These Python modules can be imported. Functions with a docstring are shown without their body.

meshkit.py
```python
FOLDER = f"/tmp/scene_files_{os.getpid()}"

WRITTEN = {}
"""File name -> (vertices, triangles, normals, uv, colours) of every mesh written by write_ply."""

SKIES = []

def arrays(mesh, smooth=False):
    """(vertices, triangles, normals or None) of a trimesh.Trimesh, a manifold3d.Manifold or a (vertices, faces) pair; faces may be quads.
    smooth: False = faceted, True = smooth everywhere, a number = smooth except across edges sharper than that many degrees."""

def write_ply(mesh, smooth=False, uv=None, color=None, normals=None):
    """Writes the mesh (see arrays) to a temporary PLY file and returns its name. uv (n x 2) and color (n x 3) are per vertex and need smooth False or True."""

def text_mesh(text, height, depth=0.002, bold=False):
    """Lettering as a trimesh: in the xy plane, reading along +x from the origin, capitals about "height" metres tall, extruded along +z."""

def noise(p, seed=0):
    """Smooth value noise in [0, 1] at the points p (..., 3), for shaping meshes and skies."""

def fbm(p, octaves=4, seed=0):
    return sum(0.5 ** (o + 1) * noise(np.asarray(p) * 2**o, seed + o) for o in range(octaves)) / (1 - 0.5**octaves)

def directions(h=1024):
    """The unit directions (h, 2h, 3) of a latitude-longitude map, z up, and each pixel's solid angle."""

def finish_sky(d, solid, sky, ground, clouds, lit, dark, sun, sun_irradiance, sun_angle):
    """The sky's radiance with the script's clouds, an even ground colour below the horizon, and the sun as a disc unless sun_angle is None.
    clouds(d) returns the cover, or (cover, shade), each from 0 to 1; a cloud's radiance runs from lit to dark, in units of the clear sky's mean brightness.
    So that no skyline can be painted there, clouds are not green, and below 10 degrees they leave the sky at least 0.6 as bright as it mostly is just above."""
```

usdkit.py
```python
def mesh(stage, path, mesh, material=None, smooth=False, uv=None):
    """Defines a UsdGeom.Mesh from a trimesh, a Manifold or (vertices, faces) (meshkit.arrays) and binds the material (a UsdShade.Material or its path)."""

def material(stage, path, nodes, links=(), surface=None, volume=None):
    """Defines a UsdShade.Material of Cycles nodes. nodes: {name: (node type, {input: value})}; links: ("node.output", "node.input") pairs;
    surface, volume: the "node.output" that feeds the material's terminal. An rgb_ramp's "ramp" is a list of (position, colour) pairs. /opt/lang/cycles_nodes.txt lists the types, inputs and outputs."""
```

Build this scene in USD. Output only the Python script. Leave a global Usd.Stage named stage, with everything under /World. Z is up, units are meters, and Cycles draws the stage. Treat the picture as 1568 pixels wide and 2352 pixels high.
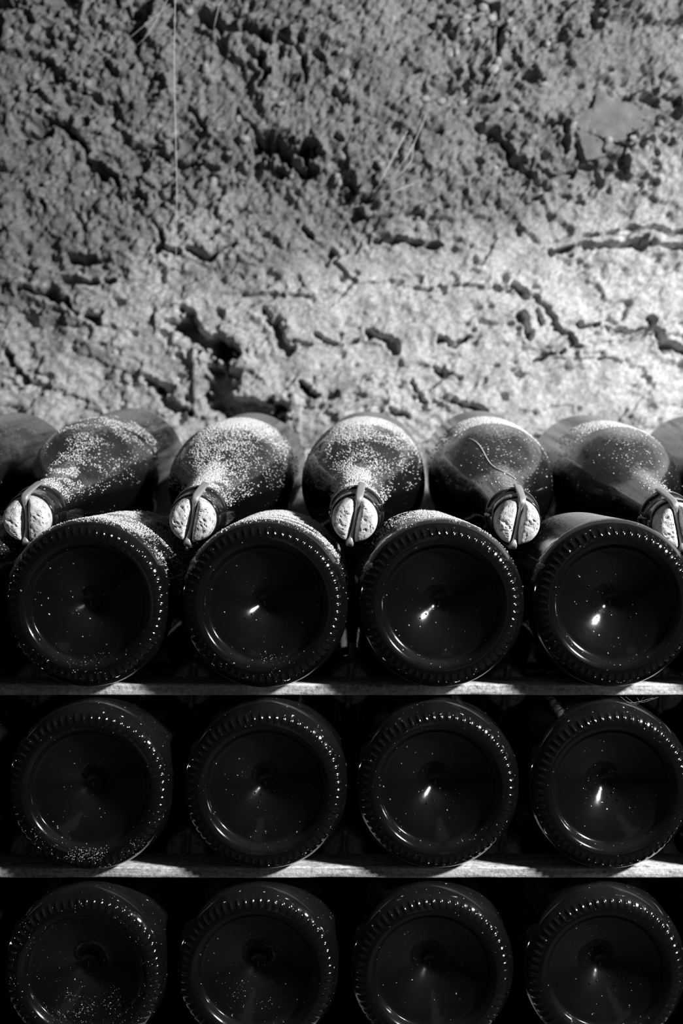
import math, random
import numpy as np, trimesh
from scipy.spatial import cKDTree
from pxr import Usd, UsdGeom, UsdLux, UsdShade, Gf, Sdf, Vt
import usdkit, meshkit

stage = Usd.Stage.CreateInMemory()
UsdGeom.SetStageUpAxis(stage, UsdGeom.Tokens.z)
UsdGeom.SetStageMetersPerUnit(stage, 1.0)
WORLD = UsdGeom.Xform.Define(stage, '/World')
stage.SetDefaultPrim(WORLD.GetPrim())
UsdGeom.Scope.Define(stage, '/World/Looks')

# ------------------------------------------------------------------ camera
FPX, HORIZON = 2447.0, 1085.0                 # focal length in pixels of a 1568 x 2352 frame
PITCH = math.atan((1176 - HORIZON) / FPX)     # looks down a little
EYE = 1.25                                    # metres above the cellar floor
cam = UsdGeom.Camera.Define(stage, '/World/camera')
cam.AddTranslateOp().Set(Gf.Vec3d(0, 0, EYE))
cam.AddRotateXOp().Set(90 - math.degrees(PITCH))
cam.CreateFocalLengthAttr(35.0)
cam.CreateHorizontalApertureAttr(35.0 * 1568 / FPX)
cam.CreateVerticalApertureAttr(35.0 * 2352 / FPX)
cam.CreateClippingRangeAttr(Gf.Vec2f(0.02, 50))
cam.CreateFStopAttr(7.1)
cam.CreateFocusDistanceAttr(0.592)
cam.CreateExposureAttr(0.05)

# ------------------------------------------------------------------ light
lamp = UsdLux.SphereLight.Define(stage, '/World/cellar_lamp_light')
LAMP = (0.88, 0.06, EYE + 0.44)
lamp.AddTranslateOp().Set(Gf.Vec3d(*LAMP))
lamp.CreateRadiusAttr(0.05)
lamp.CreateIntensityAttr(1180.0)
lamp.CreateNormalizeAttr(False)
dome = UsdLux.DomeLight.Define(stage, '/World/ambient_fill')  # even ambient fill added to lift the dark surfaces a little
dome.CreateColorAttr(Gf.Vec3f(1, 1, 1))
dome.CreateIntensityAttr(0.0045)


def at(px, py, Y):
    """The point at depth Y that is seen at a pixel of the frame."""
    u, v = (px - 784) / FPX, (1176 - py) / FPX
    c, s = math.cos(PITCH), math.sin(PITCH)
    dy, dz = c + v * s, v * c - s
    return np.array([u * Y / dy, Y, EYE + dz * Y / dy])


# ------------------------------------------------------------------ helpers
used = {}
def numbered(path):
    n = used.get(path, 0); used[path] = n + 1
    return path if n == 0 else f'{path}_{n:03d}'

def tag(prim, label=None, cat=None, group=None, kind=None):
    for k, v in (('label', label), ('category', cat), ('group', group), ('kind', kind)):
        if v: prim.SetCustomDataByKey(k, v)
    return prim

def thing(name, label=None, cat=None, group=None, kind=None, loc=(0, 0, 0)):
    x = UsdGeom.Xform.Define(stage, numbered('/World/' + name))
    x.AddTranslateOp().Set(Gf.Vec3d(*map(float, loc)))
    return tag(x.GetPrim(), label, cat, group, kind)

def obj(name, mesh, mat, parent=None, smooth=False, normals=None):
    p = numbered((str(parent.GetPath()) if parent else '/World') + '/' + name)
    m = usdkit.mesh(stage, p, mesh, mat, smooth=smooth)
    if normals is not None:
        m.CreateNormalsAttr(Vt.Vec3fArray.FromNumpy(normals.astype(np.float32)))
        m.SetNormalsInterpolation('vertex')
    return m.GetPrim()

def M(name, nodes, links, surface='p.BSDF'):
    return usdkit.material(stage, '/World/Looks/' + name, nodes, links, surface=surface)

def g(v): return (v, v, v)

# ------------------------------------------------------------------ materials
def wall_material(name, lo, hi):
    return M(name, {
        'geo': ('geometry', {}),
        'sep': ('separate_xyz', {}),
        'warp': ('noise_texture', {'scale': 9.0, 'detail': 3.0}),
        'warpm': ('math', {'math_type': 'multiply_add', 'value2': 0.22, 'value3': -0.11}),
        'tilt': ('math', {'math_type': 'multiply_add', 'value2': -0.16}),
        'z': ('math', {'math_type': 'add'}),
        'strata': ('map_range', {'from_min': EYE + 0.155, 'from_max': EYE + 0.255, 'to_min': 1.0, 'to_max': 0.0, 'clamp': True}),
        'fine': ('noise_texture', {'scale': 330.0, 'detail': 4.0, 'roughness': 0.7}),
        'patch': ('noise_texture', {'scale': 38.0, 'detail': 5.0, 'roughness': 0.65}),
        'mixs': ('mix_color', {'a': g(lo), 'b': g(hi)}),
        'fr': ('rgb_ramp', {'ramp': [(0.30, g(0.55)), (0.5, g(0.95)), (0.72, g(1.45))]}),
        'pr': ('rgb_ramp', {'ramp': [(0.30, g(0.55)), (0.52, g(1.0)), (0.75, g(1.15))]}),
        'm1': ('mix_color', {'blend_type': 'multiply', 'fac': 1.0, 'use_clamp': False}),
        'm2': ('mix_color', {'blend_type': 'multiply', 'fac': 1.0, 'use_clamp': False}),
        'grit': ('noise_texture', {'scale': 700.0, 'detail': 3.0, 'roughness': 0.7}),
        'bump': ('bump', {'strength': 0.9, 'distance': 0.0012}),
        'p': ('principled_bsdf', {'roughness': 0.95, 'specular_ior_level': 0.1}),
    }, [('geo.position', 'sep.vector'), ('geo.position', 'warp.vector'), ('geo.position', 'fine.vector'), ('geo.position', 'patch.vector'), ('geo.position', 'grit.vector'),
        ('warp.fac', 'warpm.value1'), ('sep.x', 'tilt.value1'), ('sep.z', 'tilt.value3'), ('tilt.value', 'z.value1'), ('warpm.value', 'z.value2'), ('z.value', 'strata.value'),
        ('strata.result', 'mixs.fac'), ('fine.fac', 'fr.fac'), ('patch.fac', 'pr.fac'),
        ('mixs.result', 'm1.a'), ('fr.color', 'm1.b'), ('m1.result', 'm2.a'), ('pr.color', 'm2.b'), ('m2.result', 'p.base_color'),
        ('grit.fac', 'bump.height'), ('bump.normal', 'p.normal')])

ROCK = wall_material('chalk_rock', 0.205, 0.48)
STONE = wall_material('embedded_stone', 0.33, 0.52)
DARKSTONE = M('grey_stone', {
    'geo': ('geometry', {}), 'n': ('noise_texture', {'scale': 60.0, 'detail': 5.0, 'roughness': 0.6}),
    'r': ('rgb_ramp', {'ramp': [(0.3, g(0.08)), (0.7, g(0.17))]}),
    'b': ('bump', {'strength': 0.5, 'distance': 0.001}),
    'p': ('principled_bsdf', {'roughness': 0.85, 'specular_ior_level': 0.2})},
    [('geo.position', 'n.vector'), ('n.fac', 'r.fac'), ('r.color', 'p.base_color'), ('n.fac', 'b.height'), ('b.normal', 'p.normal')])
FLOOR = M('cellar_ground', {
    'geo': ('geometry', {}), 'n': ('noise_texture', {'scale': 14.0, 'detail': 6.0, 'roughness': 0.6}),
    'r': ('rgb_ramp', {'ramp': [(0.3, g(0.03)), (0.7, g(0.06))]}),
    'p': ('principled_bsdf', {'roughness': 0.95, 'specular_ior_level': 0.1})},
    [('geo.position', 'n.vector'), ('n.fac', 'r.fac'), ('r.color', 'p.base_color')])


def glass_material(name, film, speck, crest, rough=0.09, lo=-0.05):
    """Almost black bottle glass under cellar dust: a film, specks, and a layer lying on the crest."""
    return M(name, {
        'geo': ('geometry', {}), 'sep': ('separate_xyz', {}), 'info': ('object_info', {}),
        'patch': ('noise_texture', {'scale': 45.0, 'detail': 3.0, 'roughness': 0.55}),
        'fine': ('noise_texture', {'scale': 620.0, 'detail': 2.0, 'roughness': 0.5}),
        'up': ('map_range', {'from_min': lo, 'from_max': 0.85, 'to_min': 0.0, 'to_max': 1.0, 'clamp': True}),
        'pm': ('map_range', {'from_min': 0.32, 'from_max': 0.68, 'to_min': 0.25, 'to_max': 1.0, 'clamp': True}),
        'f1': ('math', {'math_type': 'multiply'}),
        'film': ('math', {'math_type': 'multiply', 'value2': film}),
        'thr': ('math', {'math_type': 'multiply_add', 'value2': -0.16 * speck, 'value3': 0.74}),
        'd': ('math', {'math_type': 'subtract'}),
        'sp': ('map_range', {'from_min': 0.0, 'from_max': 0.03, 'to_min': 0.0, 'to_max': 0.8 if speck else 0.0, 'clamp': True}),
        'cn': ('math', {'math_type': 'multiply_add', 'value2': 0.30, 'value3': -0.15}),
        'cz': ('math', {'math_type': 'add'}),
        'cr': ('map_range', {'from_min': 0.86, 'from_max': 1.02, 'to_min': 0.0, 'to_max': crest, 'clamp': True}),
        's1': ('math', {'math_type': 'maximum'}), 's2': ('math', {'math_type': 'add', 'use_clamp': True}),
        'col': ('mix_color', {'a': g(0.0025), 'b': g(0.60)}),
        'ro': ('map_range', {'from_min': 0.0, 'from_max': 0.35, 'to_min': rough, 'to_max': 0.75, 'clamp': True}),
        'lump': ('noise_texture', {'scale': 120.0, 'detail': 2.0}),
        'b': ('bump', {'strength': 0.06, 'distance': 0.002}),
        'p': ('principled_bsdf', {'ior': 1.52, 'specular_ior_level': 1.0}),
    }, [('geo.normal', 'sep.vector'), ('geo.position', 'patch.vector'), ('geo.position', 'fine.vector'), ('geo.position', 'lump.vector'),
        ('sep.z', 'up.value'), ('patch.fac', 'pm.value'), ('up.result', 'f1.value1'), ('pm.result', 'f1.value2'), ('f1.value', 'film.value1'),
        ('f1.value', 'thr.value1'), ('fine.fac', 'd.value1'), ('thr.value', 'd.value2'), ('d.value', 'sp.value'),
        ('fine.fac', 'cn.value1'), ('sep.z', 'cz.value1'), ('cn.value', 'cz.value2'), ('cz.value', 'cr.value'),
        ('sp.result', 's1.value1'), ('cr.result', 's1.value2'), ('s1.value', 's2.value1'), ('film.value', 's2.value2'),
        ('s2.value', 'col.fac'), ('col.result', 'p.base_color'), ('s2.value', 'ro.value'), ('ro.result', 'p.roughness'),
        ('lump.fac', 'b.height'), ('b.normal', 'p.normal')])

GLASS = glass_material('dark_glass', 0.016, 0.18, 0.0, 0.08, 0.25)
PUNTGLASS = glass_material('dusty_base_glass', 0.020, 0.22, 0.0, 0.10, 0.22)
GLASS_FILM = glass_material('dark_glass_with_dust_film', 0.048, 0.75, 0.5)
GLASS_DUSTY = glass_material('dark_glass_under_dust', 0.06, 1.0, 0.4)
DUST = M('pale_chalk_dust', {'p': ('principled_bsdf', {'base_color': g(0.72), 'roughness': 0.95, 'specular_ior_level': 0.1})}, [])
CORK = M('agglomerate_cork', {
    'tc': ('texture_coordinate', {}), 'geo': ('geometry', {}),
    'v': ('voronoi_texture', {'feature': 'distance_to_edge', 'scale': 430.0}),
    'n': ('noise_texture', {'scale': 260.0, 'detail': 4.0, 'roughness': 0.7}),
    'n2': ('noise_texture', {'scale': 700.0, 'detail': 3.0, 'roughness': 0.6}),
    'vr': ('map_range', {'from_min': 0.0, 'from_max': 0.10, 'to_min': 0.5, 'to_max': 1.0, 'clamp': True}),
    'nr': ('rgb_ramp', {'ramp': [(0.30, g(0.10)), (0.38, g(0.34)), (0.46, g(0.54)), (0.7, g(0.62))]}),
    'sel': ('map_range', {'from_min': 0.36, 'from_max': 0.54, 'to_min': 1.0, 'to_max': 0.0, 'clamp': True}),
    'mv': ('mix_float', {'a': 1.0}),
    'm': ('mix_color', {'blend_type': 'multiply', 'fac': 1.0}),
    'b': ('bump', {'strength': 0.7, 'distance': 0.0008}),
    'p': ('principled_bsdf', {'roughness': 0.9, 'specular_ior_level': 0.15})},
    [('geo.position', 'v.vector'), ('geo.position', 'n.vector'), ('geo.position', 'n2.vector'), ('v.distance', 'vr.value'), ('n.fac', 'nr.fac'), ('n2.fac', 'sel.value'), ('sel.result', 'mv.fac'), ('vr.result', 'mv.b'),
     ('nr.color', 'm.a'), ('mv.result', 'm.b'), ('m.result', 'p.base_color'), ('m.result', 'b.height'), ('b.normal', 'p.normal')])
METAL = M('dull_steel', {
    'geo': ('geometry', {}), 'n': ('noise_texture', {'scale': 900.0, 'detail': 3.0}),
    'r': ('map_range', {'from_min': 0.3, 'from_max': 0.7, 'to_min': 0.42, 'to_max': 0.6}),
    'p': ('principled_bsdf', {'base_color': g(0.42), 'metallic': 0.55})},
    [('geo.position', 'n.vector'), ('n.fac', 'r.value'), ('r.result', 'p.roughness')])
WOOD = M('weathered_lath_wood', {
    'geo': ('geometry', {}), 'map': ('mapping', {'scale': (40, 300, 400)}),
    'n': ('noise_texture', {'scale': 1.0, 'detail': 6.0, 'roughness': 0.65}),
    'n2': ('noise_texture', {'scale': 420.0, 'detail': 4.0, 'roughness': 0.7}),
    'a': ('mix_float', {'fac': 0.55}),
    'r': ('rgb_ramp', {'ramp': [(0.35, g(0.14)), (0.46, g(0.46)), (0.60, g(0.80))]}),
    'b': ('bump', {'strength': 0.8, 'distance': 0.0008}),
    'p': ('principled_bsdf', {'roughness': 0.9, 'specular_ior_level': 0.15})},
    [('geo.position', 'map.vector'), ('map.vector', 'n.vector'), ('geo.position', 'n2.vector'), ('n.fac', 'a.a'), ('n2.fac', 'a.b'), ('a.result', 'r.fac'), ('r.color', 'p.base_color'),
     ('a.result', 'b.height'), ('b.normal', 'p.normal')])
SILK = M('cobweb_silk', {'p': ('principled_bsdf', {'base_color': g(0.6), 'roughness': 0.6})}, [])

# ------------------------------------------------------------------ layout
D = 0.542                                   # depth of the bases
ROWPX = [1391, 1817, 2242]
COLPX = [[-211, 193, 604, 1014, 1416, 1820], [-197, 200, 606, 1006, 1408, 1806], [-205, 188, 587, 993, 1394, 1790]]
ROWZ = [at(784, y, D)[2] for y in ROWPX]
R = 0.044
LATH = 0.0063
PLINTH_TOP = ROWZ[2] - R - LATH
WALLY = 0.985

# ------------------------------------------------------------------ setting: rock wall, floor, plinth
def seg_dist(P, line):
    best = np.full(len(P), 1e9)
    for a, b in zip(line[:-1], line[1:]):
        a, b = np.array(a, float), np.array(b, float)
        ab = b - a
        t = np.clip(((P - a) @ ab) / max(ab @ ab, 1e-9), 0, 1)
        best = np.minimum(best, np.linalg.norm(P - a - t[:, None] * ab, axis=1))
    return best

def sstep(a, b, x):
    t = np.clip((x - a) / (b - a), 0, 1)
    return t * t * (3 - 2 * t)

CRACKS = [  # polyline on the rock (in units of 0.4 mm), half width, depth in mm
    ([(428, 735), (448, 775), (490, 790), (525, 815)], 25, 42), ([(510, 815), (518, 860), (512, 905), (545, 932), (620, 950)], 33, 46),
    ([(100, 295), (118, 292), (150, 300), (195, 345), (205, 385), (260, 415)], 12, 24), ([(260, 415), (272, 440), (280, 475)], 6, 14), ([(70, 318), (125, 318)], 7, 12),
    ([(600, 345), (650, 350), (690, 360)], 26, 42), ([(650, 375), (700, 400)], 22, 42),
    ([(462, 45), (490, 62), (520, 82), (600, 82), (625, 110)], 14, 28), ([(575, 145), (603, 150), (612, 188)], 10, 22), ([(640, 95), (690, 130), (705, 190)], 8, 14),
    ([(0, 20), (40, 25), (95, 28)], 18, 20), ([(70, 60), (80, 72)], 10, 16),
    ([(140, 650), (200, 656), (262, 648)], 8, 20), ([(172, 596), (218, 606)], 11, 22), ([(48, 668), (110, 685), (165, 708), (225, 740)], 8, 20),
    ([(360, 515), (372, 545), (365, 585)], 8, 18), ([(432, 582), (470, 586), (530, 572)], 8, 18), ([(380, 570), (408, 590)], 6, 14),
    ([(865, 552), (930, 550), (1010, 562)], 7, 18), ([(1270, 577), (1330, 560), (1420, 566), (1490, 572), (1580, 580)], 9, 24), ([(1340, 540), (1400, 530), (1568, 540)], 5, 10),
    ([(842, 765), (885, 775), (912, 800)], 8, 20), ([(1325, 750), (1360, 745), (1395, 752)], 9, 24), ([(1395, 755), (1500, 762)], 4, 10), ([(1490, 735), (1510, 760), (1525, 795), (1580, 815)], 10, 26),
    ([(608, 715), (630, 745), (655, 795)], 11, 26), ([(1205, 190), (1240, 196)], 14, 30), ([(1252, 288), (1292, 296)], 14, 30), ([(1292, 300), (1300, 350)], 8, 18),
    ([(1145, 70), (1146, 110), (1138, 150)], 7, 16), ([(1095, 288), (1130, 310), (1165, 350)], 7, 16), ([(1235, 385), (1270, 405), (1305, 405)], 8, 20),
    ([(1330, 385), (1370, 390), (1378, 430)], 6, 14), ([(810, 470), (850, 460), (875, 440)], 8, 14), ([(1100, 300), (1200, 400), (1330, 470)], 7, 9),
    ([(1010, 780), (1045, 790), (1085, 770)], 7, 18), ([(1190, 735), (1210, 770)], 10, 22), ([(1180, 655), (1200, 672)], 9, 18), ([(1225, 720), (1240, 745)], 8, 16),
    ([(335, 880), (385, 900)], 14, 18), ([(355, 895), (375, 930), (430, 950)], 10, 20), ([(10, 810), (35, 850), (45, 880)], 12, 20), ([(1230, 820), (1290, 805)], 7, 16),
    ([(695, 885), (730, 905)], 9, 20), ([(760, 915), (775, 910)], 7, 14), ([(895, 955), (935, 965)], 9, 20), ([(1010, 905), (1080, 935), (1120, 950)], 6, 14), ([(950, 870), (980, 920)], 6, 12),
    ([(700, 520), (725, 540)], 8, 18), ([(760, 575), (785, 595)], 9, 18), ([(720, 770), (770, 790), (820, 785)], 5, 10), ([(1000, 850), (1060, 865)], 9, 12),
    ([(100, 465), (108, 480)], 8, 16), ([(1290, 70), (1330, 100)], 7, 12), ([(1470, 235), (1545, 250)], 9, 18), ([(770, 225), (800, 245)], 9, 16), ([(765, 320), (785, 335)], 8, 16),
    ([(545, 255), (600, 320)], 6, 12), ([(440, 260), (475, 310)], 5, 10), ([(1480, 330), (1490, 370)], 5, 10), ([(1060, 245), (1130, 230)], 5, 10),
]

def rock_height(X, Z, seed=7):
    """Relief of the rock face in metres towards the room, at wall positions X, Z."""
    px, py = 784 + X / 0.000402, 1085 - (Z - EYE) / 0.000402
    P0 = np.stack([px, py], -1)
    n3 = lambda sx, sy, oc, seed: meshkit.fbm(np.stack([px / sx, py / sy, np.full_like(px, 0.37 + seed)], -1), oc, seed)
    W = np.stack([n3(60, 60, 4, 3) - .5, n3(60, 60, 4, 5) - .5], -1)
    W2 = np.stack([n3(16, 16, 2, 33) - .5, n3(16, 16, 2, 35) - .5], -1)
    P = P0 + 46 * W + 14 * W2
    upper = 1 - sstep(430, 640, py + 0.10 * (px - 784) + 130 * (n3(180, 180, 3, 9) - .5))
    h = 0.045 * (n3(420, 300, 3, 1) - .5)
    lower = 1 - upper
    coarse = .35 + 1.2 * sstep(.34, .66, n3(170, 130, 3, 140))
    # broken facets of several sizes, each a tilted plane: the earth runs down to the right, the chalk lies level
    rng = np.random.default_rng(seed)
    for spacing, off, tilt, stretch, ang in ((150, .0072, .045, 1.7, .60), (64, .0042, .060, 1.6, .55), (27, .0026, .085, 1.5, .5), (13, .0016, .11, 1.2, .4)):
        for zone, th, st, k_off, k_tilt in ((upper, ang, stretch, 1.0, 1.0), (lower, .04, stretch * 1.25, .50, .55 if spacing > 30 else .30)):
            warp = spacing * (.55 * W / .5 * min(1, 60 / spacing) + .40 * W2 / .5 * min(1, 16 / spacing * 2))
            q = P0 + np.clip(warp, -40, 40)
            c, sn = math.cos(th), math.sin(th)
            q = np.stack([(q[:, 0] * c + q[:, 1] * sn) / st, -q[:, 0] * sn + q[:, 1] * c], -1)
            box = np.array([[x * c + y * sn, -x * sn + y * c] for x in (-350, 1950) for y in (-350, 1400)]) / [st, 1]
            lo, hi = box.min(0), box.max(0)
            n = int((hi - lo).prod() / spacing ** 2)
            pts = rng.uniform(lo, hi, (n, 2)); ho = rng.uniform(-1, 1, n) * off * k_off; g2 = rng.normal(0, tilt * k_tilt, (n, 2))
            i = cKDTree(pts).query(q)[1]
            h += zone * (1 if spacing > 100 else coarse) * (ho[i] + (np.clip(q - pts[i], -2 * spacing, 2 * spacing) * g2[i]).sum(1) * .000402)
    # gravel pressed into the earth, thick in places
    for spacing, amp in ((30, 0.0060), (15, 0.0040), (8.5, 0.0026)):
        x0, x1, y0, y1 = px.min() - 40, px.max() + 40, py.min() - 40, py.max() + 40
        n = int((x1 - x0) * (y1 - y0) / spacing ** 2)
        pts = np.stack([rng.uniform(x0, x1, n), rng.uniform(y0, y1, n)], -1)
        size = rng.uniform(.3, 1.0, n)
        d, i = cKDTree(pts).query(P0 + spacing * .9 * W2)
        r = spacing * (.30 + .40 * size[i])
        lump = np.sqrt(np.clip(1 - (d / r) ** 2, 0, 1)) * size[i]
        dens = sstep(.44, .62, n3(95, 80, 3, 60 + int(spacing)))
        h += amp * lump * (upper * (.12 + .88 * dens) + lower * .25 * dens)
    h += .016 * lower * (n3(110, 75, 5, 41) - .5) + (.004 * upper + .0035) * coarse * (n3(24, 20, 3, 71) - .5) + (.0032 * upper + .0018) * (n3(9, 8, 2, 77) - .5)
    h -= .007 * sstep(.60, .72, n3(34, 24, 3, 91))
    rag0, rag1, rag2 = n3(60, 60, 2, 118) - .5, n3(26, 26, 3, 120) - .5, n3(9, 9, 2, 122) - .5
    for line, w, depth in CRACKS:
        lx = [p[0] for p in line]; ly = [p[1] for p in line]
        k = np.nonzero((px > min(lx) - 70) & (px < max(lx) + 70) & (py > min(ly) - 70) & (py < max(ly) + 70))[0]
        if len(k) == 0: continue
        d = seg_dist(P[k], line) + w * (2.6 * rag1[k] + 1.4 * rag2[k] + 1.8 * rag0[k] + .15)
        h[k] -= depth / 1000 * (1 - sstep(w * .50, w * 1.15, d))
        h[k] += .22 * depth / 1000 * np.exp(-((d - w * 1.7) / (w * .8)) ** 2) * .5
    # a flat-faced block of stone sits in the bank at the right: a recess for it
    return h

def grid_mesh(xs, zs, yfun):
    X, Z = np.meshgrid(xs, zs)
    x, z = X.ravel(), Z.ravel()
    y = yfun(x, z)
    v = np.stack([x, y, z], -1)
    nx, nz = len(xs), len(zs)
    i = np.arange(nx * nz).reshape(nz, nx)
    f = np.stack([i[:-1, :-1].ravel(), i[:-1, 1:].ravel(), i[1:, 1:].ravel(), i[1:, :-1].ravel()], -1)
    return v, f

wall = thing('wall_back', kind='structure')
wall_y = lambda x, z: WALLY - rock_height(x, z) + 0.02 * (z - EYE)
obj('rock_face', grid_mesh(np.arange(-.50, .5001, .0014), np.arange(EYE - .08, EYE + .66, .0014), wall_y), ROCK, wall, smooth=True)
def far_wall_y(x, z):                         # the rest of the wall, coarser, tucked behind the near part
    inside = (np.abs(x) < .49) & (z > EYE - .07) & (z < EYE + .65)
    return wall_y(x, z) + np.where(inside, .09, 0)
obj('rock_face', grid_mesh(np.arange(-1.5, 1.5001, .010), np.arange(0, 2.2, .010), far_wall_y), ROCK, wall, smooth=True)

def boulder(radii, seed, sub=2, rough=.35, flat=1.0):
    m = trimesh.creation.icosphere(subdivisions=sub)
    v = np.array(m.vertices)
    v *= (1 - rough / 2 + rough * meshkit.fbm(v * 1.3 + seed * 7.1, 3, seed))[:, None]
    v = np.sign(v) * np.abs(v) ** flat
    return trimesh.Trimesh(v * radii, m.faces, process=False)

rng = np.random.default_rng(11)
STONES = [(1140, 132, 11, 13), (1138, 155, 9, 9), (1068, 48, 10, 8), (1040, 50, 8, 8), (1128, 45, 12, 9), (1130, 172, 15, 11), (1160, 70, 7, 6), (1160, 95, 7, 7), (1072, 178, 8, 7),
          (1030, 125, 12, 11), (250, 277, 13, 9), (155, 372, 10, 9), (378, 380, 15, 12), (394, 312, 16, 11), (628, 228, 11, 10), (475, 165, 9, 14), (790, 180, 14, 13), (1352, 218, 9, 7), (1220, 322, 9, 7), (1270, 425, 8, 7),
          (490, 425, 10, 14), (565, 330, 14, 9), (845, 495, 10, 8), (1105, 322, 8, 7), (1310, 300, 8, 14), (1430, 428, 8, 7), (202, 450, 8, 7), (45, 168, 9, 8), (157, 80, 16, 8), (1120, 8, 18, 9), (440, 45, 10, 9), (638, 65, 9, 8),
          (640, 330, 9, 7), (855, 285, 9, 7), (900, 55, 8, 10), (1010, 240, 12, 8), (975, 235, 11, 8), (785, 365, 11, 9), (760, 465, 10, 11)]
for k in range(60):
    x, y = rng.uniform(-20, 1590), rng.uniform(-10, 480)
    STONES.append((x, y, rng.uniform(6, 12), rng.uniform(5, 10)))
sx = np.array([(s[0] - 784) * .000402 for s in STONES]); sz = np.array([EYE + (1085 - s[1]) * .000402 for s in STONES])
sy = wall_y(sx, sz)
for k, (px, py, rx, rz) in enumerate(STONES):
    r = np.array([rx, .75 * (rx + rz) / 2, rz]) * .000402
    m = boulder(r, k, 2, .5)
    m.apply_transform(trimesh.transformations.rotation_matrix(rng.uniform(-.5, .5), [0, 1, 0]))
    m.apply_translation([sx[k], sy[k] - r[1] * .12, sz[k]])
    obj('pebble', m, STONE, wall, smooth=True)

def block(px, py, w, hh, depth, rot, yaw, seed, mat, out):
    """A rough flat-faced stone bedded in the bank."""
    m = trimesh.creation.box((1, 1, 1))
    for _ in range(4): m = m.subdivide()
    v = np.array(m.vertices)
    rr = np.linalg.norm(v[:, [0, 2]], axis=1)
    v *= (1 - .22 * np.clip(rr - .45, 0, 1))[:, None]
    v = v * np.array([w, depth, hh])
    for f, amp in ((38, .014), (110, .005), (300, .0016)):
        for ax in range(3): v[:, ax] += (meshkit.fbm(v * f + seed + 9.3 * ax, 2, seed + ax) - .5) * amp * (1, .5, 1)[ax]
    m = trimesh.Trimesh(v, m.faces, process=False)
    m.apply_transform(trimesh.transformations.euler_matrix(0, rot, yaw))
    x, z = (px - 784) * .000402, EYE + (1085 - py) * .000402
    y = float(np.percentile(wall_y(x + np.linspace(-.5, .5, 7) * w, np.full(7, z)), 55))
    m.apply_translation([x, y + depth / 2 - out, z])
    return obj('stone', m, mat, wall, smooth=40)
block(1432, 292, .068, .040, .04, .20, .06, 3, DARKSTONE, .000)
block(1352, 318, .030, .048, .04, -.30, .10, 4, DARKSTONE, .002)
block(1556, 245, .044, .026, .03, .06, .05, 5, DARKSTONE, .003)
block(1285, 405, .034, .012, .03, .25, .05, 6, DARKSTONE, .002)
block(262, 385, .040, .022, .03, .30, .05, 7, DARKSTONE, .001)

fx, fy = np.linspace(-2.2, 2.2, 70), np.linspace(-2.5, 1.1, 60)
FX, FY = np.meshgrid(fx, fy); fz = -.012 + .024 * meshkit.fbm(np.stack([FX * 4, FY * 4, 0 * FX], -1), 4, 8) - .012
i = np.arange(FX.size).reshape(FX.shape)
tag(obj('floor', (np.stack([FX.ravel(), FY.ravel(), fz.ravel()], -1), np.stack([i[:-1, :-1].ravel(), i[:-1, 1:].ravel(), i[1:, 1:].ravel(), i[1:, :-1].ravel()], -1)), FLOOR, smooth=True), kind='structure')

pl = trimesh.creation.box((1.5, .40, PLINTH_TOP)); pl = pl.subdivide().subdivide().subdivide().subdivide().subdivide()
v = np.array(pl.vertices); v += np.array([0, D + .004 + .20, PLINTH_TOP / 2])
nn = (meshkit.fbm(v * 30, 3, 2) - .5)[:, None] * .006
top = v[:, 2] > PLINTH_TOP - 1e-4
v += np.where(top[:, None], 0, nn) * np.array([0, 1, 0])
tag(obj('trim_1', trimesh.Trimesh(v, pl.faces, process=False), FLOOR, smooth=40), kind='structure')

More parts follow.
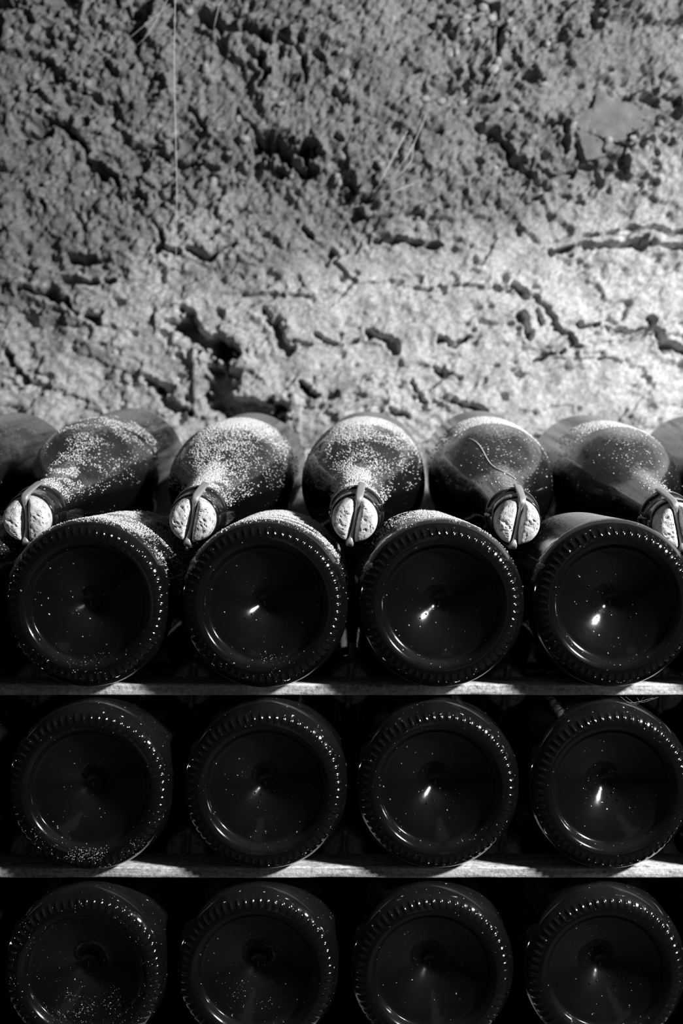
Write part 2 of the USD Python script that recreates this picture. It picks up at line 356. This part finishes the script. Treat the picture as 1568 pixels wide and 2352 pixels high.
# ------------------------------------------------------------------ bottles
def catmull(pts, n):
    pts = np.array(pts, float)
    p = np.vstack([2 * pts[0] - pts[1], pts, 2 * pts[-1] - pts[-2]])
    out = []
    for i in range(len(pts) - 1):
        t = np.linspace(0, 1, n, endpoint=False)[:, None]
        a, b, c, d = p[i:i + 4]
        out.append(.5 * (2 * b + (c - a) * t + (2 * a - 5 * b + 4 * c - d) * t ** 2 + (3 * b - a - 3 * c + d) * t ** 3))
    return np.vstack(out + [pts[-1:]])

PUNT = catmull([(0.0, 19.0), (2.0, 18.75), (4.0, 17.8), (6.0, 16.35), (9.0, 14.2), (13.0, 11.8), (18.0, 9.4), (24.0, 7.0), (27.8, 5.7), (29.2, 4.9)], 5)
LIP = catmull([(29.2, 4.9), (30.0, 2.9), (31.4, 1.1), (33.5, 0.0)], 6)[1:]
th = np.linspace(0, math.pi / 2, 26)[1:]
HEEL = np.stack([33.5 + 10.5 * np.sin(th), 12 - 12 * np.cos(th)], -1)
BODY = catmull([(44, 12), (44, 40), (44, 90), (44, 125), (43.7, 139), (42.6, 153), (40.2, 166), (36.2, 179), (30.8, 191), (25.4, 202), (21.0, 213), (18.3, 226), (16.7, 242), (15.4, 258), (14.5, 272)], 4)[1:]
NECK = catmull([(14.5, 272), (14.6, 274.5), (15.8, 276), (16.2, 279), (15.8, 282), (14.6, 283.5), (13.7, 286), (13.7, 289), (14.0, 291), (14.4, 294), (14.3, 297), (13.9, 299.4), (13.2, 300), (12.4, 299.4), (12.2, 296), (12.2, 290)], 3)[1:]
SLIM = catmull([(44, 12), (44, 40), (44, 80), (44, 100), (43, 113), (41, 128), (37.8, 143), (33.4, 158), (28.6, 172), (24.6, 186), (21.5, 200), (19.2, 216), (17.6, 232), (16.2, 248), (15.2, 262), (14.5, 272)], 4)[1:]
PROFILE = np.vstack([PUNT, LIP, HEEL, BODY, NECK]) / 1000
SLIM_PROFILE = np.vstack([PUNT, LIP, HEEL, SLIM, NECK]) / 1000
CUT = np.cumsum([len(PUNT), len(LIP), len(HEEL), len(BODY), len(NECK)])
CUT_SLIM = CUT + np.array([0, 0, 0, len(SLIM) - len(BODY), len(SLIM) - len(BODY)])

def lathe(profile, seg, knurl=0):
    """Rings about +y; the heel carries a ring of short moulded ribs."""
    ang = np.arange(seg) * 2 * math.pi / seg
    r, y = profile[:, 0], profile[:, 1]
    tan = np.gradient(profile, axis=0); nrm = np.stack([tan[:, 1], -tan[:, 0]], -1)
    nrm /= np.linalg.norm(nrm, axis=1, keepdims=True)
    k = np.zeros(len(r))
    a, b = CUT[1], CUT[2]
    u = np.linspace(0, 1, b - a)
    k[a:b] = np.sin(np.clip((u - .09) / .34, 0, 1) * math.pi) ** .8
    hgt = .00052 * k[:, None] * np.clip(np.cos(knurl * ang) * 1.15 - .1, -.15, 1)[None, :] if knurl else 0
    rr = r[:, None] + hgt * nrm[:, 0:1]; yy = y[:, None] + hgt * nrm[:, 1:2] + 0 * ang
    v = np.stack([rr * np.cos(ang), yy, rr * np.sin(ang)], -1).reshape(-1, 3)
    n = len(r)
    i = np.arange(n * seg).reshape(n, seg); j = np.roll(i, -1, axis=1)
    f = np.stack([i[:-1], i[1:], j[1:], j[:-1]], -1).reshape(-1, 4)
    # outside is on the right of the profile's direction
    _, _, nv = meshkit.arrays((v, f), True)
    if (nv.reshape(n, seg, 3)[CUT[2] + 6, 0] @ [1, 0, 0]) < 0:
        f = f[:, ::-1]; _, _, nv = meshkit.arrays((v, f), True)
    return v, f, nv, seg

def piece(L, r0, r1):
    v, f, nv, seg = L
    a, b = r0 * seg, r1 * seg
    f = f[((f >= a) & (f < b)).all(1)] - a
    return v[a:b], f, nv[a:b]

def add_piece(name, L, r0, r1, mat, parent):
    v, f, n = piece(L, r0, r1)
    return obj(name, (v, f), mat, parent, smooth=True, normals=n)

def cork_mesh(n_r=22, n_a=72, seed=0):
    """The end of the stopper: two lobes squeezed apart by the clip, groove along z."""
    Rc = .0128
    rings = np.linspace(0, 1, n_r); ang = np.arange(n_a) * 2 * math.pi / n_a
    q, a = np.meshgrid(rings, ang, indexing='ij')
    x, z = Rc * q * np.cos(a), Rc * q * np.sin(a)
    edge = np.sqrt(np.clip(1 - q ** 10, 0, 1))
    lobe = 1 - np.exp(-(np.abs(x) / .0021) ** 2.4)
    y = .3035 + edge * (.0004 + .0082 * lobe * (1 - .25 * (z / Rc) ** 2))
    pts = np.stack([x, y, z], -1)
    nz = meshkit.fbm(pts.reshape(-1, 3) * 420 + seed, 3, 4).reshape(q.shape) - .5
    y = y + .0013 * nz * edge - .0008 * (meshkit.noise(pts.reshape(-1, 3) * 900 + seed, 9).reshape(q.shape) > .78)
    face = np.stack([x, y, z], -1)
    side = []
    for s, yy in ((1.0, .3015), (.985, .299), (.95, .296), (.93, .290)):
        side.append(np.stack([Rc * s * np.cos(ang), np.full(n_a, yy), Rc * s * np.sin(ang)], -1))
    v = np.vstack([face.reshape(-1, 3)] + side)
    n = n_r + 4
    i = np.arange(n * n_a).reshape(n, n_a); j = np.roll(i, -1, axis=1)
    f = np.stack([i[:-1], j[:-1], j[1:], i[1:]], -1).reshape(-1, 4)
    m = trimesh.Trimesh(v, np.vstack([f[:, [0, 1, 2]], f[:, [0, 2, 3]]]), process=True)
    trimesh.repair.fix_normals(m)
    return m

def ribbon(path, widths, depths, side, seg=10):
    """A rounded bar swept along a path; widths along 'side', depths across it."""
    path = np.array(path, float); t = np.gradient(path, axis=0); t /= np.linalg.norm(t, axis=1, keepdims=True)
    s = np.array(side, float); o = np.cross(t, s)
    a = np.arange(seg) * 2 * math.pi / seg
    ca, sa = np.sign(np.cos(a)) * np.abs(np.cos(a)) ** .7, np.sign(np.sin(a)) * np.abs(np.sin(a)) ** .7
    v = path[:, None] + (np.array(widths)[:, None] * ca)[..., None] * s + (np.array(depths)[:, None] * sa)[..., None] * o[:, None]
    n = len(path)
    v = np.vstack([v.reshape(-1, 3), path[:1], path[-1:]])
    i = np.arange(n * seg).reshape(n, seg); j = np.roll(i, -1, axis=1)
    f = np.stack([i[:-1], j[:-1], j[1:], i[1:]], -1).reshape(-1, 4)
    tri = np.vstack([f[:, [0, 1, 2]], f[:, [0, 2, 3]],
                     np.stack([np.full(seg, n * seg), j[0], i[0]], -1), np.stack([np.full(seg, n * seg + 1), i[-1], j[-1]], -1)])
    m = trimesh.Trimesh(v, tri, process=False); trimesh.repair.fix_normals(m)
    return m

def clip_mesh():
    """Steel staple: narrow bar in the groove of the cork, flat legs back along the neck, hooked under the collar."""
    key = [(15.4, 273.8, .9, 1.0), (16.6, 273.4, 1.5, .7), (17.2, 276, 2.1, .7), (17.1, 282, 2.2, .7), (16.2, 291, 2.25, .85), (15.0, 300, 2.25, 1.1), (13.7, 305.8, 2.3, 1.6), (12.0, 308.2, 2.1, 2.0), (9.8, 307.8, 1.2, 1.6), (5, 305.8, .95, 1.5), (0, 305.2, .95, 1.5)]
    k = catmull(key, 5)
    k2 = k[::-1][1:].copy(); k2[:, 0] *= -1
    k = np.vstack([k, k2]) / 1000
    return ribbon(np.stack([0 * k[:, 0], k[:, 1], k[:, 0]], -1), k[:, 2], k[:, 3], (1, 0, 0))

CORKS = [cork_mesh(seed=s) for s in (0, 31, 62)]
CLIP = clip_mesh()
RIM_LATHE, PUNT_LATHE, FRONT_LATHE, BACK_LATHE = lathe(PROFILE, 620, 62), lathe(PROFILE, 160), lathe(SLIM_PROFILE, 110), lathe(PROFILE, 128)

def mould_marks(seed):
    rng = np.random.default_rng(seed); out = []
    prof = PUNT[:, :] / 1000
    for k in range(13):
        a, r = rng.uniform(0, 2 * math.pi), rng.uniform(.005, .016)
        y = np.interp(r, prof[:, 0], prof[:, 1])
        m = trimesh.creation.icosphere(subdivisions=2, radius=rng.uniform(.0003, .0006))
        m.apply_translation([r * math.cos(a), y, r * math.sin(a)]); out.append(m)
    return trimesh.util.concatenate(out)

def stopper(parent, roll, k):
    rot = trimesh.transformations.rotation_matrix(roll, [0, 1, 0])
    c, s = CORKS[k % 3].copy(), CLIP.copy()
    c.apply_transform(rot); s.apply_transform(rot)
    obj('cork', c, CORK, parent, smooth=50)
    obj('clip', s, METAL, parent, smooth=50)

PR_Y, PR_R = PROFILE[CUT[1]:CUT[3], 1], PROFILE[CUT[1]:CUT[3], 0]
def dust_grains(parent, n, seed, y0, y1, spread, patch, size=(.00014, .00040), centre=0.0):
    """Grains of chalk fallen from the roof: small solids lying on the upper side of the glass."""
    rng = np.random.default_rng(seed)
    y = rng.uniform(y0, y1, n * 6); a = math.pi / 2 + centre + rng.normal(0, spread, n * 6)
    r = np.interp(y, PR_Y, PR_R)
    p = np.stack([r * np.cos(a), y, r * np.sin(a)], -1)
    dens = sstep(.5 - patch, .5 + .12, meshkit.fbm(p * 75 + seed, 3, seed))
    keep = (rng.uniform(size=len(p)) < dens) & (np.sin(a) > .05)
    p = p[keep][:n]
    nrm = np.stack([p[:, 0], 0 * p[:, 0], p[:, 2]], -1); nrm /= np.linalg.norm(nrm, axis=1, keepdims=True)
    grains(parent, p, nrm, size, rng)

def grains(parent, p, nrm, size, rng):
    s = rng.uniform(*size, len(p)) * rng.choice([.7, 1, 1.3], len(p))
    v0 = np.array([[1, 0, 0], [-1, 0, 0], [0, 1, 0], [0, -1, 0], [0, 0, 1], [0, 0, -1]], float)
    f0 = np.array([[0, 2, 4], [2, 1, 4], [1, 3, 4], [3, 0, 4], [2, 0, 5], [1, 2, 5], [3, 1, 5], [0, 3, 5]])
    v = p[:, None] + (nrm * (s * .35)[:, None])[:, None] + s[:, None, None] * v0[None] * rng.uniform(.6, 1.25, (len(p), 1, 3))
    f = f0[None] + (np.arange(len(p)) * len(v0))[:, None, None]
    tag(obj('dust', (v.reshape(-1, 3), f.reshape(-1, 3)), DUST, parent, smooth=True), 'pale chalk grains fallen on the glass', kind='stuff')

def rim_grains(parent, n, seed, spread, r0, r1, size=(.00008, .00022)):
    """Grains caught on the upward side of the base: the lower lip and the floor of the punt."""
    rng = np.random.default_rng(seed)
    r = rng.uniform(r0, r1, n); a = -math.pi / 2 + rng.normal(0, spread, n)
    k = CUT[2]
    order = np.argsort(PROFILE[:k, 0], kind='stable')
    y = np.interp(r, PROFILE[:k, 0][order], PROFILE[:k, 1][order])
    p = np.stack([r * np.cos(a), y, r * np.sin(a)], -1)
    keep = rng.uniform(size=n) < sstep(.35, .6, meshkit.fbm(p * 160 + seed, 3, seed))
    grains(parent, p[keep], np.tile([0, -1., 0], (keep.sum(), 1)), size, rng)

def bottle_parts(parent, L, mat, roll=0.0, k=0, marks=True, basemat=None):
    C = CUT_SLIM if marks else CUT
    add_piece('body', L, C[2] - 1, C[3], mat, parent)
    add_piece('base_rim', RIM_LATHE if marks else L, CUT[1] - 1, CUT[2], basemat or mat, parent)
    punt = add_piece('punt', PUNT_LATHE if marks else L, 0, CUT[1], PUNTGLASS, parent)
    add_piece('neck_finish', L, C[3] - 1, C[4], mat, parent)
    if marks:
        obj('mould_marks', mould_marks(k), basemat or mat, punt, smooth=True)
    stopper(parent, -roll, k)

def place(prim, loc, rz, rx, ry):
    x = UsdGeom.Xformable(prim); x.ClearXformOpOrder()
    x.AddTranslateOp().Set(Gf.Vec3d(*map(float, loc)))
    x.AddRotateZOp().Set(rz); x.AddRotateXOp().Set(rx); x.AddRotateYOp().Set(ry)

protos = {}
def front_bottle(key, mat, loc, yaw, tilt, spin, label, group, fresh=False):
    name = 'champagne_bottle'
    if key not in protos or fresh:
        t = thing(name); bottle_parts(t, FRONT_LATHE, mat, .3, len(protos), True, GLASS)
        if not fresh: protos[key] = t
    else:
        t = UsdGeom.Xform.Define(stage, numbered('/World/' + name)).GetPrim()
        t.GetReferences().AddInternalReference(protos[key].GetPath()); t.SetInstanceable(True)
    place(t, loc, yaw, tilt, spin)
    return tag(t, label, 'bottle', group)

ORD = ['first', 'second', 'third', 'fourth']
rng = np.random.default_rng(3)
# front rows, bases towards the room
ROWNAME = ['top row', 'middle row', 'bottom row']
LOOK = ['sandy dust along its back', 'pale dust line on back', 'thin dust crust on back', 'clean grey back']
FYAW = [[0, 0, 0, -.3, -1.5, -1.5], [0, -.5, .5, 0, .5, 0], [0, 0, -.5, .5, 0, 0]]
for r in range(3):
    for c in range(6):
        p = at(COLPX[r][c], ROWPX[r], D)
        loc = (p[0], D + [0, .001, -.001, 0, .001, 0][(c + r) % 6], ROWZ[r])
        if 1 <= c <= 4:
            label = f'dark ribbed bottle base, {ORD[c-1]} from left in the {ROWNAME[r]}' + (', ' + LOOK[c-1], ', above the lower lath', ', below the lower lath')[r]
        else:
            label = f'dark bottle base outward, cut off at the {"left" if c == 0 else "right"} edge of the {ROWNAME[r]}'
        fresh = (r == 0 and c in (0, 1, 2, 3)) or (r, c) in ((1, 1), (2, 1), (2, 2))
        mat = GLASS_FILM if r == 0 else GLASS
        t = front_bottle('film' if r == 0 else 'plain', mat, loc, FYAW[r][c], 0, float(rng.uniform(0, 360)) if not fresh else 0.0, label, f'bottles lying base outward in the {ROWNAME[r]}', fresh)
        for n, seed, sp, r0, r1 in {(0, 1): [(150, 1, .45, .026, .040)], (0, 2): [(130, 2, .4, .024, .040)], (1, 1): [(800, 3, .45, .030, .042)], (2, 1): [(420, 4, .6, .016, .030), (400, 5, 2.2, .030, .043)], (2, 2): [(110, 6, .8, .012, .030)]}.get((r, c), []):
            rim_grains(t, n, 300 + seed, sp, r0, r1)
        if fresh and r == 0:
            n, sp = {0: (2500, .55), 1: (9000, .62), 2: (8000, .50), 3: (3500, .38)}[c]
            dust_grains(t, n, 100 + c, .006, .135, sp, .22, centre=-.15)

# back bottles, necks towards the room, corks in the hollows between the front bottles
BACK = [  # cork pixel, shoulder pixel, roll, label
    (-325, 1195, -80, .1, 'dusty bottle shoulder at the left edge under the rock wall, cork out of frame'),
    (54, 1197, 220, .02, 'cork-outward bottle with scattered chalk grains on its shoulder, leftmost cork'),
    (437, 1198, 533, .20, 'cork-outward bottle with the whitest, most thickly dusted shoulder, second cork'),
    (813, 1198, 834, .20, 'cork-outward bottle with dust-peppered shoulder and white crest, middle of five corks'),
    (1190, 1204, 1126, .17, 'cork-outward bottle with nearly clean shoulder and a thin root on it, fourth cork'),
    (1562, 1212, 1412, -.22, 'cork-outward bottle with clean shoulder, its cork cut by the right edge'),
    (1935, 1212, 1702, .1, 'sliver of dark bottle shoulder at the right edge, under the rock wall'),
]
YC = D * 405 / 375
BTOP = [1112, 1106, 1113, 1111, 1112, 1121, 1121]
TOTAL = .3115
for r in range(3):
    for k, (cx, cy, bx, roll, label) in enumerate(BACK):
        cork = at(cx, cy, YC)
        sh = at(bx, BTOP[k], YC + .17)
        d = sh - cork
        if r:
            fx_ = [at(x, ROWPX[r], D)[0] for x in COLPX[r]]; fx_ = [fx_[0] - .09] + fx_ + [fx_[-1] + .09]
            cork = np.array([(fx_[k] + fx_[k + 1]) / 2, YC + .019, cork[2] + ROWZ[r] - ROWZ[0] + .001])
            d = np.array([0, .17, .17 * math.tan(math.radians(2.2))])
        d /= np.linalg.norm(d)
        base = cork + TOTAL * d
        yaw, tilt = math.degrees(math.atan2(d[0], d[1])), math.degrees(math.asin(d[2]))
        if r == 0:
            t = thing('champagne_bottle')
            mat = GLASS_FILM if k in (0, 3, 4, 5, 6) else GLASS_DUSTY
            bottle_parts(t, BACK_LATHE, mat, roll, k, False, GLASS)
            place(t, base, 180 - yaw, -tilt, 0)
            tag(t, label, 'bottle', 'bottles lying cork outward on top of the stack')
            if k == 4:
                tt = np.linspace(0, 1, 40)
                yy = .170 + .070 * tt; xw = -.018 + .023 * tt + .0011 * np.sin(tt * 8)
                rr = np.interp(yy, PR_Y, PR_R)
                zz = np.sqrt(np.maximum(rr ** 2 - xw ** 2, 1e-6)) + .0005
                root = thing('root_fibre', 'thin pale root lying slantwise on the fourth cork-outward bottle', 'root')
                obj('fibre', ribbon(np.stack([-xw, yy, zz], -1), np.full(40, .0003), np.full(40, .0003), (0, 0, 1), 7), DUST, root, smooth=True)
                place(root, base, 180 - yaw, -tilt, 0)
            if k in (1, 2, 3, 4, 5):
                n, sp, pa = {1: (3600, .55, .04), 2: (14000, .70, .28), 3: (9000, .60, .18), 4: (330, .6, .2), 5: (260, .6, .2)}[k]
                dust_grains(t, n, 200 + k, .10, .275, sp, pa, (.00016, .00050), centre={1: .25, 2: -.1}.get(k, 0))
                if k in (2, 3, 4, 5): dust_grains(t, {2: 5000, 3: 6000, 4: 5000, 5: 3500}[k], 240 + k, .085, {2: .16, 3: .152, 4: .146, 5: .143}[k], .42, .6, (.00018, .0005), centre={3: -.1, 4: .05, 5: .1}.get(k, 0))
        else:
            key = 'back'
            if key not in protos:
                t = thing('champagne_bottle'); bottle_parts(t, BACK_LATHE, GLASS, .1, k, False); protos[key] = t
            else:
                t = UsdGeom.Xform.Define(stage, numbered('/World/champagne_bottle')).GetPrim()
                t.GetReferences().AddInternalReference(protos[key].GetPath()); t.SetInstanceable(True)
            place(t, base, 180 - yaw, -tilt, 0)
            where = {1: 'first and second', 2: 'second and third', 3: 'third and fourth'}
            gap = {1: 'left of the first', 2: 'between the first and second', 3: 'between the second and third', 4: 'between the third and fourth', 5: 'right of the fourth'}.get(k)
            lath = ['', 'upper lath', 'lower lath'][r]
            lab = f'shadowed cork-outward bottle behind the {lath}, {gap} {ROWNAME[r]} bottle' if gap else f'shadowed cork-outward bottle behind the {lath}, past the {"left" if k == 0 else "right"} edge of the photo'
            tag(t, lab, 'bottle', f'bottles lying cork outward in the dark behind the {lath}')

# ------------------------------------------------------------------ laths
def lath(y0, y1, z0, z1, seed, label, grp, x0=-.62, x1=.62):
    nx = 260
    xs = np.linspace(x0, x1, nx)
    prof = []
    b = .0007
    ring = [(y0 + b, z0), (y1 - b, z0), (y1, z0 + b), (y1, z1 - b), (y1 - b, z1), ((y0 + y1) / 2, z1), (y0 + b, z1), (y0, z1 - b), (y0, (z0 + z1) / 2), (y0, z0 + b)]
    n = len(ring)
    base = np.array(ring)
    v = np.zeros((nx, n, 3)); v[..., 0] = xs[:, None]; v[..., 1:] = base
    nzv = meshkit.fbm(v.reshape(-1, 3) * np.array([30, 200, 200]) + seed, 4, seed).reshape(nx, n) - .5
    v[..., 1] += .0014 * nzv
    low = base[:, 1] < (z0 + z1) / 2 - 1e-5
    v[..., 2] += np.where(low, .0009 * np.abs(nzv), 0) - np.where(~low, .0003, 0)
    v = v.reshape(-1, 3)
    i = np.arange(nx * n).reshape(nx, n); j = np.roll(i, -1, axis=1)
    f = np.stack([i[:-1], i[1:], j[1:], j[:-1]], -1).reshape(-1, 4)
    tri = np.vstack([f[:, [0, 1, 2]], f[:, [0, 2, 3]]] + [[[i[0, 0], i[0, a], i[0, a + 1]] for a in range(1, n - 1)], [[i[-1, 0], i[-1, a + 1], i[-1, a]] for a in range(1, n - 1)]])
    m = trimesh.Trimesh(v, tri, process=False); trimesh.repair.fix_normals(m)
    return tag(obj('wooden_lath', m, WOOD, smooth=30), label, 'wooden strip', grp)
for r, (p, lab) in enumerate([(.0195, 'narrow wooden lath under the top row of bottle bases, mostly in shadow'), (.0125, 'sunlit-looking pale wooden lath under the middle row of bottle bases'), (.012, 'wooden lath under the bottom row of bottles, below the picture')]):
    lath(D + p, D + p + .021, ROWZ[r] - R - LATH, ROWZ[r] - R, 10 + r, lab.replace('sunlit-looking ', 'brightly lit '), 'wooden laths between the bottle rows')

for r in range(3):
    zc = at(784, 1200, YC)[2] + ROWZ[r] - ROWZ[0]
    t0 = math.tan(math.radians(7.4 if r == 0 else 2.2))
    top = zc + (.86 - YC) * t0 - R - .0008
    low = (zc - (ROWZ[0] - ROWZ[1]) + (.885 - YC) * math.tan(math.radians(2.2)) + R + .0008) if r < 2 else PLINTH_TOP
    lath(.86, .885, low, top, 20 + r, ['thick batten under the cork-outward bottles, dark behind the top row', 'batten under the back bottles of the middle row, hidden in the dark', 'beam under the back bottles of the bottom row, hidden in the dark'][r], 'battens under the back bottles', -.55, .55)

# tall dim panel added behind the camera to reflect in the punts
bar_light = UsdLux.RectLight.Define(stage, '/World/punt_reflection_light')
bar_light.AddTranslateOp().Set(Gf.Vec3d(0.10, -2.6, EYE + 0.45)); bar_light.AddRotateXOp().Set(90)
bar_light.CreateWidthAttr(.42); bar_light.CreateHeightAttr(2.3); bar_light.CreateIntensityAttr(0.07)

# ------------------------------------------------------------------ cobwebs and the root
def tube(pts, rad, seg=6):
    return ribbon(pts, np.full(len(pts), rad), np.full(len(pts), rad), (0, 1, 0) , seg)
def strand(pix, Y, rad=.00028, sag=0.0):
    p = np.array([at(x, y, Y + dy) for x, y, dy in pix])
    return tube(catmull(p, 8), rad)
t = obj('cobweb_thread', strand([(400, -120, 0), (402, 0, .0), (400, 150, .01), (403, 300, .015), (406, 450, .02), (404, 600, .04), (408, 700, .075)], .87, .00024), SILK)
tag(t, 'long pale cobweb thread hanging straight down in front of the rock wall', 'cobweb')
w = thing('cobweb', 'torn cobweb of fine strands across the upper left of the rock wall', 'cobweb')
for a in ([(240, 140, .02), (300, 85, 0), (390, 10, -.01)], [(270, 120, .02), (330, 90, 0), (395, -20, 0)], [(485, 100, .02), (492, 60, .0), (505, 5, 0)], [(470, 0, 0), (500, 12, 0), (520, -10, 0)]):
    obj('strand', strand(a, .92, .00016), SILK, w)

w = thing('cobweb', 'pale cobweb strands fanning up the middle of the rock wall', 'cobweb')
for a in ([(852, 458, .03), (905, 400, .005), (945, 340, .0), (978, 265, .015)], [(855, 458, .03), (905, 440, .01), (948, 422, .02)], [(858, 452, .03), (900, 418, .005), (942, 372, 0), (950, 330, .01)], [(862, 440, .02), (880, 405, .0), (935, 300, .01)]):
    obj('strand', strand(a, .925, .00022), SILK, w)
w = thing('cobweb', 'wisp of cobweb under the upper lath beside the fourth bottle', 'cobweb')
for a in ([(1424, 1600, 0), (1450, 1614, 0), (1500, 1603, .002)], [(1436, 1600, 0), (1462, 1617, .002), (1478, 1601, 0)], [(1462, 1602, 0), (1474, 1613, 0), (1512, 1601, 0)]):
    obj('strand', strand(a, D + .017, .00003), SILK, w)
